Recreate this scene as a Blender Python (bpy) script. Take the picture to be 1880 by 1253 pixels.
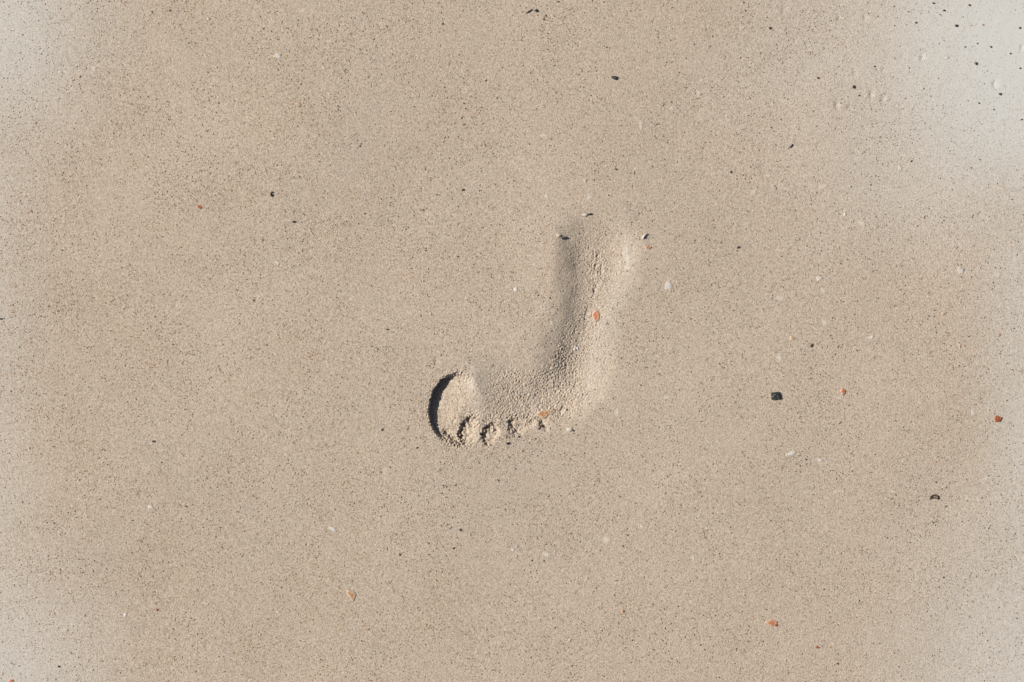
import bpy, bmesh, math, random
import numpy as np
from mathutils import Vector

# ------------------------------------------------------------------ setup
for o in list(bpy.data.objects):
    bpy.data.objects.remove(o)
scene = bpy.context.scene
COL = scene.collection
MM = 0.001
S = 0.0005                      # metres per photograph pixel on the sand


def P(px, py):
    """photograph position -> metres on the sand"""
    return ((px - 940.0) * S, (626.5 - py) * S)


CAM_H = 1.55
cam_d = bpy.data.cameras.new('camera')
cam = bpy.data.objects.new('camera', cam_d)
COL.objects.link(cam)
cam.location = (0, 0, CAM_H)
cam.rotation_euler = (0, 0, 0)
cam_d.sensor_width = 36
cam_d.lens = 36 * CAM_H / (1880 * S)
cam_d.clip_start = 0.01
cam_d.clip_end = 500
scene.camera = cam

SUN_EL = math.radians(36)
SUN_FROM = math.radians(168)     # direction the sun stands in, counter-clockwise from +x
world = bpy.data.worlds.new('World')
scene.world = world
world.use_nodes = True
wn = world.node_tree.nodes
wl = world.node_tree.links
bg = wn.get('Background') or wn.new('ShaderNodeBackground')
sky = wn.new('ShaderNodeTexSky')
sky.sky_type = 'NISHITA'
sky.sun_disc = False
sky.sun_elevation = SUN_EL
sky.sun_rotation = math.pi / 2 - SUN_FROM
sky.dust_density = 2.0
wl.new(sky.outputs[0], bg.inputs[0])
bg.inputs[1].default_value = 0.05

sun_d = bpy.data.lights.new('sun', 'SUN')
sun_d.energy = 5.0
sun_d.angle = math.radians(0.5)
sun_d.color = (1.0, 0.945, 0.87)
sun = bpy.data.objects.new('sun', sun_d)
COL.objects.link(sun)
dirv = Vector((math.cos(SUN_EL) * math.cos(SUN_FROM), math.cos(SUN_EL) * math.sin(SUN_FROM), math.sin(SUN_EL)))
sun.rotation_euler = dirv.to_track_quat('Z', 'Y').to_euler()
sun.location = (-3, 1, 3)

scene.view_settings.view_transform = 'Standard'
scene.view_settings.look = 'None'
scene.view_settings.gamma = 1
scene.view_settings.exposure = 0.17
scene.view_settings.use_curve_mapping = False

# ------------------------------------------------------------------ noise
_rng = np.random.default_rng(11)
_perm = _rng.permutation(4096).astype(np.int64)
_ang = _rng.random(4096) * 2 * np.pi


def perlin(x, y, seed=0):
    x = np.asarray(x, float) + seed * 37.17
    y = np.asarray(y, float) + seed * 91.73
    xi = np.floor(x).astype(np.int64)
    yi = np.floor(y).astype(np.int64)
    fx = x - xi
    fy = y - yi
    u = fx * fx * fx * (fx * (fx * 6 - 15) + 10)
    v = fy * fy * fy * (fy * (fy * 6 - 15) + 10)

    def g(ix, iy, dx, dy):
        h = _perm[(_perm[ix & 4095] + iy) & 4095]
        a = _ang[h]
        return np.cos(a) * dx + np.sin(a) * dy
    n00 = g(xi, yi, fx, fy)
    n10 = g(xi + 1, yi, fx - 1, fy)
    n01 = g(xi, yi + 1, fx, fy - 1)
    n11 = g(xi + 1, yi + 1, fx - 1, fy - 1)
    a = n00 + u * (n10 - n00)
    b = n01 + u * (n11 - n01)
    return (a + v * (b - a)) * 1.6


def sstep(a, b, x):
    t = np.clip((x - a) / (b - a), 0, 1)
    return t * t * (3 - 2 * t)


# ------------------------------------------------------------------ the footprint's relief (photo px, millimetres of depth)
CTRL = [
    # heel: steep inner side, level floor, short outer rim that closes round the top
    (1030, 388, 0), (1055, 384, 0), (1085, 376, -.2), (1120, 382, -.3), (1150, 394, -.3), (1172, 420, -.2),
    (1045, 405, .2), (1075, 400, .9), (1105, 402, .9), (1130, 412, .5),
    (1022, 425, 0), (1042, 425, 1.4), (1064, 425, 2.8), (1090, 424, 3.0), (1116, 424, 3.0), (1138, 430, 1.9), (1158, 434, .5), (1172, 440, -.3),
    (1018, 455, 0), (1030, 455, .6), (1046, 455, 3.4), (1066, 455, 4.9), (1090, 455, 4.9), (1120, 455, 4.7), (1141, 460, 3.3), (1163, 462, .8), (1182, 462, -.5),
    (1017, 490, 0), (1031, 490, .8), (1048, 490, 3.6), (1070, 490, 5.2), (1094, 490, 4.8), (1120, 490, 4.5), (1140, 492, 3.2), (1160, 492, .3), (1180, 495, -.2),
    (1014, 535, 0), (1033, 535, .8), (1056, 535, 3.4), (1080, 535, 4.7), (1100, 538, 3.8), (1122, 538, 2.0), (1144, 538, .2), (1165, 535, 0),
    (1002, 575, 0), (1026, 575, .8), (1050, 575, 3.6), (1074, 578, 5.0), (1094, 576, 3.6), (1112, 576, 1.6), (1134, 575, .1), (1155, 575, 0),
    (968, 620, 0), (998, 618, .8), (1022, 620, 3.2), (1044, 622, 5.4), (1066, 620, 5.7), (1088, 620, 3.5), (1110, 620, 1.1), (1135, 620, 0),
    (820, 655, 0), (850, 662, 0), (880, 648, 0), (930, 640, 0), (962, 642, .6), (985, 652, 1.6), (1010, 658, 3.6), (1034, 663, 6.0), (1060, 665, 6.3), (1080, 668, 4.5), (1104, 668, 2.2), (1134, 668, 0),
    (868, 695, -.4), (884, 665, .4), (905, 685, 2.0), (932, 690, 3.8), (962, 700, 5.2), (1000, 700, 6.3), (1032, 705, 6.6), (1056, 708, 6.2), (1078, 708, 4.2), (1102, 712, 1.9), (1128, 715, 0),
    (868, 722, -.4), (884, 742, .9), (918, 740, 3.6), (960, 738, 5.4), (1000, 738, 5.4), (1034, 738, 4.6), (1056, 745, 2.2), (1082, 752, 0),
    (850, 745, .2), (850, 775, .6), (868, 772, 1.4), (905, 772, 2.0), (935, 770, 2.4), (975, 772, 2.0), (1008, 772, 1.0), (1048, 785, 0),
    (850, 806, .5), (868, 804, .8), (905, 803, .7), (925, 800, .3), (955, 795, .7), (985, 790, .6),
    (850, 826, 0), (880, 826, 0), (905, 822, 0), (930, 820, 0), (965, 808, 0), (1000, 802, 0), (1025, 800, 0),
    (830, 680, 0), (800, 690, 0), (775, 720, -.2), (768, 750, -.2), (776, 790, -.1), (800, 815, 0), (822, 832, 0),
    (815, 730, .2), (815, 765, .2), (800, 750, .1),
]
_c = np.array(CTRL, float)
_K = np.sqrt(((_c[:, None, :2] - _c[None, :, :2]) ** 2).sum(-1) + 15.0 ** 2) / 100
_n = len(_c)
_A = np.zeros((_n + 1, _n + 1))
_A[:_n, :_n] = _K - np.eye(_n) * 0.012
_A[:_n, _n] = 1
_A[_n, :_n] = 1
_W = np.linalg.solve(_A, np.concatenate([_c[:, 2], [0]]))

HULL = [(1085, 366), (1150, 378), (1190, 430), (1182, 520), (1150, 600), (1128, 680), (1105, 745), (1062, 795), (1000, 806),
        (940, 824), (880, 832), (835, 836), (795, 810), (772, 770), (770, 730), (790, 692), (835, 670), (880, 640), (935, 630),
        (975, 605), (1003, 560), (1012, 500), (1012, 440), (1036, 384)]


def seg_dist(px, py, pts, closed=False):
    """distance to a polyline, signed side of the nearest segment, arclength 0..1"""
    best = np.full(px.shape, 1e9)
    side = np.ones(px.shape)
    tt = np.zeros(px.shape)
    pts = [np.array(p, float) for p in pts]
    if closed:
        pts = pts + [pts[0]]
    L = [0]
    for a, b in zip(pts[:-1], pts[1:]):
        L.append(L[-1] + np.linalg.norm(b - a))
    for i, (a, b) in enumerate(zip(pts[:-1], pts[1:])):
        d = b - a
        l2 = d @ d
        t = np.clip(((px - a[0]) * d[0] + (py - a[1]) * d[1]) / l2, 0, 1)
        qx = px - (a[0] + t * d[0])
        qy = py - (a[1] + t * d[1])
        dd = np.hypot(qx, qy)
        m = dd < best
        best = np.where(m, dd, best)
        side = np.where(m, np.sign(d[1] * qx - d[0] * qy), side)
        tt = np.where(m, (L[i] + t * np.sqrt(l2)) / L[-1], tt)
    return best, side, tt


def inside(px, py, poly):
    r = np.zeros(px.shape, bool)
    n = len(poly)
    for i in range(n):
        x1, y1 = poly[i]
        x2, y2 = poly[(i + 1) % n]
        c = ((y1 > py) != (y2 > py)) & (px < (x2 - x1) * (py - y1) / (y2 - y1 + 1e-9) + x1)
        r ^= c
    return r


# steep little walls: points from top to bottom, the hollow lies on their right side
SCARPS = [
    # pts, depth mm, width px, wall px, fade in, fade out, roughness px
    ([(841, 762), (833, 768), (829, 776), (831, 782)], 1.1, 12, 3, .35, .35, 1.0),
    ([(808, 790), (822, 803), (836, 815), (848, 821)], 3.4, 16, 4, .2, .15, 4.0),
    ([(899, 772), (897, 783), (893, 800)], 1.2, 9, 3, .4, .3, 2.0),
    ([(905, 776), (906, 788), (910, 804)], 1.9, 14, 4, .3, .3, 2.4),
    ([(992, 765), (965, 775), (950, 783), (938, 794)], 1.3, 20, 4, .4, .2, 2.4),
    ([(986, 764), (992, 778), (1000, 792)], 1.4, 14, 4, .3, .35, 2.6),
    ([(1034, 742), (1028, 752), (1022, 762)], 1.2, 12, 3, .4, .4, 1.0),
    ([(1097, 455), (1096, 475), (1091, 490), (1088, 508)], .8, 12, 4, .3, .3, 1.6),
    ([(1104, 478), (1101, 492), (1103, 510)], 1.0, 10, 3, .3, .3, 1.4),
    ([(1093, 515), (1090, 530), (1087, 546)], 1.1, 10, 3, .3, .3, 1.6),
    ([(1079, 560), (1074, 578), (1070, 596)], .9, 10, 3, .3, .3, 1.6),
]
# toe hollows: centre, radii, tilt (rad), depth at the left wall, wall softness left/right, raggedness; the floor climbs to the right
RIM = [(846, 684), (830, 688), (811, 702), (796, 722), (787, 745), (788, 764), (798, 783), (815, 799), (832, 812), (846, 820)]
PITS = [(838, 750, 51, 65, .10, 7.9, .035, .30, .030),
        (864, 792, 22, 29, .34, 4.6, .16, .5, .20),
        (903, 798, 18, 22, .42, 3.9, .24, .6, .26),
        (952, 782, 19, 19, .35, 2.7, .26, .6, .28),
        (1002, 781, 13, 13, -.45, 1.5, .3, .6, .28)]
# dimples elsewhere: x, y, half length, depth
DIMPLES = [(1566, 131, 7, 1.4), (1597, 174, 9, 1.5), (1534, 193, 9, 1.6), (1691, 106, 7, 1.2), (1824, 155, 7, 1.3), (1620, 129, 5, .9),
           (1559, 197, 6, .9), (1586, 32, 6, 1.1), (1539, 32, 5, .9), (1619, 182, 5, .8), (1875, 88, 6, 1.0), (1655, 104, 5, .6), (1437, 20, 7, 1.5),
           (846, 165, 4, .9), (565, 268, 5, .9), (799, 664, 7, 1.0), (877, 374, 6, .8), (176, 890, 5, .9), (1010, 1095, 4, .8), (700, 860, 8, .7),
           (740, 690, 5, .5), (1630, 330, 6, .5), (1270, 1215, 6, .6), (320, 560, 7, .6)]


def height(px, py):
    """sand height in metres at photo position (arrays)"""
    px = np.asarray(px, float)
    py = np.asarray(py, float)
    base = 1.6 * perlin(px / 420, py / 420, 1) + .30 * perlin(px / 150, py / 150, 2) + .05 * perlin(px / 55, py / 55, 3)
    base = base + .05 * perlin(px / 18, py / 14, 4)
    h = base.copy()
    fm = (px > 740) & (px < 1215) & (py > 345) & (py < 870)
    if fm.any():
        x = px[fm]
        y = py[fm]
        wx = x + 3 * perlin(x / 26, y / 26, 5)
        wy = y + 3 * perlin(x / 26, y / 26, 6)
        d = np.full(x.shape, _W[_n])
        for i in range(_n):
            d += _W[i] * np.sqrt((wx - _c[i, 0]) ** 2 + (wy - _c[i, 1]) ** 2 + 225.0) / 100
        dist, _, _ = seg_dist(wx, wy, HULL, True)
        sd = np.where(inside(wx, wy, HULL), dist, -dist)
        win = sstep(-10, 14, sd)
        d = d * win * (.78 + .22 * sstep(735, 775, y))
        # the inner bank stands a little higher than the outer one
        cd, cs, ct = seg_dist(wx, wy, [(1092, 385), (1054, 430), (1052, 530), (1054, 590), (1038, 645), (1016, 690), (968, 722), (905, 742)])
        u = cd * cs
        tilt = (2.4 + 1.1 * sstep(570, 660, y)) * (1 - np.exp(-cd / 34)) * np.exp(-(cd / 68) ** 2) * sstep(0, .22, ct) * sstep(0, .30, 1 - ct)
        edgef = sstep(740, 800, x) * sstep(1215, 1170, x) * sstep(345, 400, y) * sstep(870, 800, y)
        d = d + np.where(u < 0, -1.0, .95) * tilt * edgef
        # crumbly, dragged grain on the pressed floor; strongest in the ball and arch
        rough = sstep(.4, 3.0, d) * (0.35 + 0.65 * sstep(540, 660, y))
        rough = rough * (1 - .65 * sstep(1056, 1092, x) * sstep(590, 640, y))
        rough = np.clip(rough + .5 * np.exp(-((x - 900) ** 2 + (y - 790) ** 2) / 60 ** 2) * win, 0, 1)
        rough = np.clip(rough + .55 * np.exp(-((x - 1096) ** 2 / 20 ** 2 + (y - 495) ** 2 / 50 ** 2)), 0, 1)
        ux = x * .86 + y * .5
        uy = -x * .5 + y * .86
        n1 = perlin(ux / 4.6, uy / 6.2, 7)
        n2 = perlin(x / 2.9, y / 3.3, 8)
        n3 = perlin(ux / 12, uy / 17, 9)
        crumb = rough * (1 + .35 * np.exp(-((x - 1035) / 40) ** 2 - ((y - 660) / 45) ** 2)) * (.30 * (1 - 2 * np.abs(n1)) + .46 * n2 + .42 * n3 * (.4 + n1))
        jit = perlin(x / 4.5, y / 4.5, 10) + .6 * perlin(x / 11, y / 11, 11)
        for pts, dep, wid, wall, f0, f1, rg in SCARPS:
            dd, sg, t = seg_dist(x, y, pts)
            s = dd * sg + jit * rg
            fade = sstep(0, f0, t) * sstep(0, f1, 1 - t)
            prof = sstep(-wall * .4, wall, s) * (.5 + .5 * np.cos(np.pi * np.clip(s / wid, 0, 1) ** .85))
            d = d + dep * fade * prof * sstep(-6, 8, sd) * np.clip(1 + (.10 if dep > 6 else .75) * perlin(x / 8, y / 8, 13), .2, 1.6)
            # crumbled lip
            crumb = crumb + .75 * fade * min(dep / 4, 1) * np.exp(-(s / 9) ** 2) * n2
        for (cx, cy, rx, ry, ta, dep, w0, w1, rg) in PITS:
            lx = ((x - cx) * math.cos(ta) + (y - cy) * math.sin(ta)) / rx
            ly = (-(x - cx) * math.sin(ta) + (y - cy) * math.cos(ta)) / ry
            e = np.hypot(lx, ly)
            er = e + jit * rg
            k = sstep(-.75, .6, lx)
            wl = w0 + (w1 - w0) * k
            inside_ = sstep(0, 1, np.clip((1 + wl * .3 - er) / (wl * 1.3), 0, 1))
            d = d + dep * inside_ * np.clip((1 - lx) / 1.9, 0, 1) ** 1.25 * (1 - (.40 if dep > 6 else -.15) * ly) * (1 if dep > 6 else np.clip(1 + .6 * perlin(x / 8, y / 8, 13), .3, 1.5))
            crumb = crumb + .7 * np.exp(-((er - 1) / .12) ** 2) * (lx < .5) * n2 * min(dep / 5, 1)
        hump = 1.7 * np.exp(-(((x - 839) / 9) ** 2 + ((y - 771) / 8) ** 2)) + 1.3 * np.exp(-(((x - 926) / 12) ** 2 + ((y - 797) / 10) ** 2))
        hump = hump + .9 * np.exp(-(((x - 870) / 9) ** 2 + ((y - 712) / 26) ** 2)) + .8 * np.exp(-(((x - 878) / 8) ** 2 + ((y - 785) / 16) ** 2))
        hump = hump + .8 * np.exp(-(((x - 917) / 6) ** 2 + ((y - 780) / 16) ** 2)) + 1.0 * np.exp(-(((x - 985) / 12) ** 2 + ((y - 782) / 7) ** 2))
        toe = np.exp(-(((x - 832) / 34) ** 2 + ((y - 745) / 45) ** 2))
        crumb = crumb + toe * (.24 * n2 + .42 * n3 + .9 * perlin(x / 24, y / 20, 15))
        h[fm] = base[fm] - d + crumb + hump
    for (cx, cy, r, dep) in DIMPLES:
        m = (np.abs(px - cx) < 40) & (np.abs(py - cy) < 40)
        if m.any():
            x = px[m] - cx
            y = py[m] - cy
            wob = perlin(px[m] / 6, py[m] / 6, 12) * 1.2
            g = np.exp(-(y / r) ** 2)
            s = x + wob
            wob2 = .6 + .8 * np.clip(perlin(px[m] / 9, py[m] / 9, 14) + .5, 0, 1)
            h[m] += g * wob2 * (-dep * .7 * sstep(-2.5, 1.5, s) * np.exp(-np.clip(s, 0, 99) / 6) + dep * .16 * np.exp(-((s - 11) / 6) ** 2))
    return h * MM


def hz(px, py):
    return float(height(np.array([px]), np.array([py]))[0])


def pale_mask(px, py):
    """where the sand is lightened, mostly edge brightening painted into its colour (few dark grains)"""
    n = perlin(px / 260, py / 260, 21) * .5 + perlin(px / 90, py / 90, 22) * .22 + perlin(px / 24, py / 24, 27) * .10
    a = sstep(480, 20, np.hypot((px - 1925) * .95, (py - 70) * 1.0) + n * 50)  # corners and edges of the view brightened through the sand colour
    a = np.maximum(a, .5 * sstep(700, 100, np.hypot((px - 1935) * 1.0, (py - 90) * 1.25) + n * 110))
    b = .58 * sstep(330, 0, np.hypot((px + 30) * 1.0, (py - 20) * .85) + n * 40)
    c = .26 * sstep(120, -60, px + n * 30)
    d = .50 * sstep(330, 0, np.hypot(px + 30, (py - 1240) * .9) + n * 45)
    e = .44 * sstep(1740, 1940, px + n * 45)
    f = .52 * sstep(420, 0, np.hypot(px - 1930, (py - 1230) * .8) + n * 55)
    # paler, less grainy strips along the outer rim of the print and between big toe and ball
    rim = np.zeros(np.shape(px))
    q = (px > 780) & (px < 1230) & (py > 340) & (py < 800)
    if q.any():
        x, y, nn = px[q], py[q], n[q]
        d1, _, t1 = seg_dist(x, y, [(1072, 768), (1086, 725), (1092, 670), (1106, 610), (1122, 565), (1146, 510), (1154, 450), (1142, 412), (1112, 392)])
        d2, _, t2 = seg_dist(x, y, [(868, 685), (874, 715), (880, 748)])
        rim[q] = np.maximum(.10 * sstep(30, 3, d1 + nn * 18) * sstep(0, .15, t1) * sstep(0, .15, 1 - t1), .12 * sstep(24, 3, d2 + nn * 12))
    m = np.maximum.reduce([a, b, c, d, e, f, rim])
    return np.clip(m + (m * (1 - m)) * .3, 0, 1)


def grain_mask(px, py):
    """clumping of the dark and rusty grains"""
    n = .5 + .46 * perlin(px / 120, py / 120, 23) + .34 * perlin(px / 40, py / 40, 24)
    left = 1.0 - .25 * sstep(300, 1500, px)
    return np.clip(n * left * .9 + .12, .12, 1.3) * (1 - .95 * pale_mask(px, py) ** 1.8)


def rust_mask(px, py):
    n = .4 + .9 * perlin(px / 150, py / 150, 25) + .3 * perlin(px / 35, py / 35, 26)
    return np.clip(n * (1 - .6 * sstep(250, 1300, px)) + .25 * sstep(850, 1200, py), 0, 1)


# ------------------------------------------------------------------ materials
def mat_new(name):
    m = bpy.data.materials.new(name)
    m.use_nodes = True
    nt = m.node_tree
    for n in list(nt.nodes):
        nt.nodes.remove(n)
    out = nt.nodes.new('ShaderNodeOutputMaterial')
    b = nt.nodes.new('ShaderNodeBsdfPrincipled')
    nt.links.new(b.outputs[0], out.inputs[0])
    return m, nt, b


def N(nt, t, **kw):
    n = nt.nodes.new(t)
    for k, v in kw.items():
        setattr(n, k, v)
    return n


def mixc(nt, fac, a, b, mode='MIX'):
    n = nt.nodes.new('ShaderNodeMix')
    n.data_type = 'RGBA'
    n.blend_type = mode
    for sock, v in ((n.inputs[0], fac), (n.inputs[6], a), (n.inputs[7], b)):
        if hasattr(v, 'is_output'):
            nt.links.new(v, sock)
        elif isinstance(v, tuple):
            sock.default_value = (*v, 1)
        else:
            sock.default_value = v
    return n.outputs[2]


def math_(nt, op, a, b=None, clamp=False):
    n = nt.nodes.new('ShaderNodeMath')
    n.operation = op
    n.use_clamp = clamp
    for i, v in enumerate((a, b)):
        if v is None:
            continue
        if hasattr(v, 'is_output'):
            nt.links.new(v, n.inputs[i])
        else:
            n.inputs[i].default_value = v
    return n.outputs[0]


def ramp(nt, fac, stops):
    n = nt.nodes.new('ShaderNodeValToRGB')
    cr = n.color_ramp
    while len(cr.elements) > 1:
        cr.elements.remove(cr.elements[-1])
    cr.elements[0].position = stops[0][0]
    cr.elements[0].color = (*stops[0][1], 1)
    for p, c in stops[1:]:
        e = cr.elements.new(p)
        e.color = (*c, 1)
    nt.links.new(fac, n.inputs[0])
    return n.outputs[0]


BASE = (0.473, 0.392, 0.308)
PALE = (0.555, 0.552, 0.522)  # lighter tint that carries the painted corner brightening


def sand_material():
    m, nt, b = mat_new('sand')
    tc = N(nt, 'ShaderNodeTexCoord')
    co = tc.outputs['Object']

    def noise(scale, detail=2, rough=.5):
        n = N(nt, 'ShaderNodeTexNoise')
        n.inputs['Scale'].default_value = scale
        n.inputs['Detail'].default_value = detail
        n.inputs['Roughness'].default_value = rough
        nt.links.new(co, n.inputs['Vector'])
        return n.outputs[0]

    def vor(scale, jitter=1.0):
        n = N(nt, 'ShaderNodeTexVoronoi')
        n.inputs['Scale'].default_value = scale
        nt.links.new(co, n.inputs['Vector'])
        return n.outputs['Distance'], n.outputs['Color']
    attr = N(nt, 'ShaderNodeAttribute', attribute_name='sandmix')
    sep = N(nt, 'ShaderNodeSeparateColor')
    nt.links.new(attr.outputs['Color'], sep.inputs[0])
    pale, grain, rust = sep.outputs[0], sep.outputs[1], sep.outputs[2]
    # tone drifting over hand-sized patches, and per-grain variation
    n1 = noise(9, 4, .55)
    c = ramp(nt, n1, [(.3, (BASE[0] * .97, BASE[1] * .97, BASE[2] * .965)), (.7, (BASE[0] * 1.03, BASE[1] * 1.03, BASE[2] * 1.035))])
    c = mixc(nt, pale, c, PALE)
    _, vc = vor(1150)
    g = N(nt, 'ShaderNodeSeparateColor')
    nt.links.new(vc, g.inputs[0])
    tone = ramp(nt, g.outputs[0], [(0, (.74, .73, .72)), (.3, (.93, .93, .93)), (.6, (1.02, 1.02, 1.02)), (.92, (1.10, 1.10, 1.11)), (1, (1.26, 1.27, 1.30))])
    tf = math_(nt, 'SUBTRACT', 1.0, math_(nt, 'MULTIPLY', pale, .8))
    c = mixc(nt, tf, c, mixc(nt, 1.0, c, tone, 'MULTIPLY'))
    # mid-size mottling
    n2 = noise(620, 2, .6)
    tone2 = ramp(nt, n2, [(.28, (.78, .77, .75)), (.5, (1, 1, 1)), (.72, (1.10, 1.10, 1.11))])
    c = mixc(nt, tf, c, mixc(nt, 1.0, c, tone2, 'MULTIPLY'))
    # dark grains
    d1, c1 = vor(950)
    s1 = N(nt, 'ShaderNodeSeparateColor')
    nt.links.new(c1, s1.inputs[0])
    pick = math_(nt, 'LESS_THAN', s1.outputs[0], math_(nt, 'MULTIPLY', grain, .30))
    dot = ramp(nt, d1, [(.24, (1, 1, 1)), (.42, (0, 0, 0))])
    k = math_(nt, 'MULTIPLY', math_(nt, 'MULTIPLY', pick, dot), .75)
    gc = mixc(nt, s1.outputs[1], (.105, .073, .042), (.22, .155, .09))
    c = mixc(nt, k, c, gc)
    # rusty and golden grains
    d2, c2 = vor(720)
    s2 = N(nt, 'ShaderNodeSeparateColor')
    nt.links.new(c2, s2.inputs[0])
    pick2 = math_(nt, 'LESS_THAN', s2.outputs[0], math_(nt, 'ADD', math_(nt, 'MULTIPLY', rust, .34), .03))
    dot2 = ramp(nt, d2, [(.25, (1, 1, 1)), (.5, (0, 0, 0))])
    k2 = math_(nt, 'MULTIPLY', math_(nt, 'MULTIPLY', pick2, dot2), .62)
    c = mixc(nt, k2, c, mixc(nt, s2.outputs[1], (.31, .16, .055), (.35, .22, .09)))
    # quartz / shell grains
    d3, c3 = vor(640)
    s3 = N(nt, 'ShaderNodeSeparateColor')
    nt.links.new(c3, s3.inputs[0])
    pick3 = math_(nt, 'LESS_THAN', s3.outputs[0], .025)
    k3 = math_(nt, 'MULTIPLY', math_(nt, 'MULTIPLY', pick3, ramp(nt, d3, [(.2, (1, 1, 1)), (.45, (0, 0, 0))])), .6)
    c = mixc(nt, k3, c, (.66, .64, .60))
    nt.links.new(c, b.inputs['Base Color'])
    b.inputs['Roughness'].default_value = .85
    b.inputs['Specular IOR Level'].default_value = .25
    # grain relief
    hsum = math_(nt, 'ADD', math_(nt, 'MULTIPLY', noise(1500, 2, .6), .9), math_(nt, 'MULTIPLY', noise(560, 3, .6), .8))
    hsum = math_(nt, 'SUBTRACT', hsum, math_(nt, 'MULTIPLY', d1, .5))
    bp = N(nt, 'ShaderNodeBump')
    bp.inputs['Distance'].default_value = .00042
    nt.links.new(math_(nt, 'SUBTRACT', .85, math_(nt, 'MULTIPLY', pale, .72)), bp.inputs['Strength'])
    nt.links.new(hsum, bp.inputs['Height'])
    nt.links.new(bp.outputs[0], b.inputs['Normal'])
    return m


SAND = sand_material()


def grain_attr_material():
    m, nt, b = mat_new('loose_grain')
    a = N(nt, 'ShaderNodeAttribute', attribute_name='tint')
    nt.links.new(a.outputs['Color'], b.inputs['Base Color'])
    b.inputs['Roughness'].default_value = .6
    return m


def fragment_material(name, stops, scale, dust, rough=.6, bump=.4):
    """mottled mineral, shell or wood, with sand grains clinging to it; 'edge' (0 rim .. 1 middle) lets sand lap over the rim"""
    m, nt, b = mat_new(name)
    tc = N(nt, 'ShaderNodeTexCoord')
    g = N(nt, 'ShaderNodeNewGeometry')
    n = N(nt, 'ShaderNodeTexNoise')
    n.inputs['Scale'].default_value = scale
    n.inputs['Detail'].default_value = 3
    n.inputs['Roughness'].default_value = .65
    nt.links.new(g.outputs['Position'], n.inputs['Vector'])
    c = ramp(nt, n.outputs[0], stops)
    n2 = N(nt, 'ShaderNodeTexNoise')
    n2.inputs['Scale'].default_value = 750
    n2.inputs['Detail'].default_value = 2
    nt.links.new(g.outputs['Position'], n2.inputs['Vector'])
    e = N(nt, 'ShaderNodeAttribute', attribute_name='edge')
    lap = math_(nt, 'SUBTRACT', math_(nt, 'ADD', math_(nt, 'MULTIPLY', math_(nt, 'SUBTRACT', n2.outputs[0], .5), 1.6), .62 + dust), math_(nt, 'MULTIPLY', e.outputs['Fac'], .75))
    f = ramp(nt, lap, [(.10, (0, 0, 0)), (.62, (1, 1, 1))])
    nt.links.new(mixc(nt, f, c, (BASE[0] * 1.0, BASE[1] * 1.0, BASE[2] * 1.0)), b.inputs['Base Color'])
    b.inputs['Roughness'].default_value = rough
    bp = N(nt, 'ShaderNodeBump')
    bp.inputs['Distance'].default_value = .0005
    bp.inputs['Strength'].default_value = bump
    nt.links.new(n.outputs[0], bp.inputs['Height'])
    nt.links.new(bp.outputs[0], b.inputs['Normal'])
    return m


M_BLACK = fragment_material('black_stone', [(.35, (.008, .010, .011)), (.56, (.022, .024, .024)), (.66, (.17, .155, .13))], 1100, -.25, .5, .9)
M_COAL = fragment_material('charcoal', [(.40, (.008, .010, .011)), (.54, (.028, .03, .03)), (.60, (.20, .18, .15))], 620, -.25, .5, 1.0)
M_CRUST = fragment_material('orange_crust', [(.36, (.09, .035, .015)), (.44, (.40, .14, .04)), (.56, (.46, .27, .13)), (.66, (.42, .33, .22))], 900, .12, .8, .8)
M_BROWN = fragment_material('brown_stone', [(.35, (.035, .018, .010)), (.65, (.12, .06, .03))], 900, -.05)
M_RUST = fragment_material('rust_red_stone', [(.35, (.12, .022, .008)), (.55, (.36, .09, .025)), (.72, (.48, .24, .11))], 800, .0)
M_ORANGE = fragment_material('orange_shell', [(.40, (.38, .06, .015)), (.52, (.46, .15, .05)), (.66, (.46, .32, .20))], 1100, .04)
M_FAINT = fragment_material('dusty_orange_grit', [(.35, (.36, .16, .06)), (.6, (.46, .28, .15))], 800, .30)
M_WHITE = fragment_material('white_shell', [(.35, (.57, .58, .57)), (.65, (.64, .66, .66))], 500, .32, .5, .15)
M_CHALK = fragment_material('chalky_shell', [(.35, (.53, .50, .44)), (.65, (.57, .56, .52))], 500, .34, .8, .1)
M_TWIG = fragment_material('dark_twig', [(.35, (.02, .014, .010)), (.65, (.09, .06, .04))], 900, -.1)


# ------------------------------------------------------------------ sand sheet and footprint
def axis(fine0, fine1, mid0, mid1, df, dm, far):
    a = list(np.arange(fine0, fine1 + df * .5, df))
    a += list(np.linspace(a[-1], mid1, int((mid1 - a[-1]) / dm) + 1)[1:])
    left = np.linspace(fine0, mid0, int((fine0 - mid0) / dm) + 1)[1:]
    a = list(left[::-1]) + a
    st = dm
    x = a[-1]
    while x < far:
        st *= 1.16
        x += st
        a.append(x)
    st = dm
    x = a[0]
    pre = []
    while x > -far:
        st *= 1.16
        x -= st
        pre.append(x)
    return np.array(pre[::-1] + a)


XS = axis(758, 1182, -90, 1970, 1.0, 2.7, 160000)
YS = axis(376, 846, -90, 1345, 1.0, 2.7, 160000)
GX, GY = np.meshgrid(XS, YS)          # rows run down the photograph
fade = 1 - sstep(2500, 20000, np.hypot(GX - 940, GY - 626))
H = height(GX, GY)
big = .035 * perlin(GX / 9000, GY / 9000, 31) * sstep(2500, 9000, np.hypot(GX - 940, GY - 626))
H = H * (.3 + .7 * fade) + big
ny, nx = GX.shape
WX = (GX - 940) * S
WY = (626.5 - GY) * S
co = np.stack([WX, WY, H], -1).reshape(-1, 3)
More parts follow.
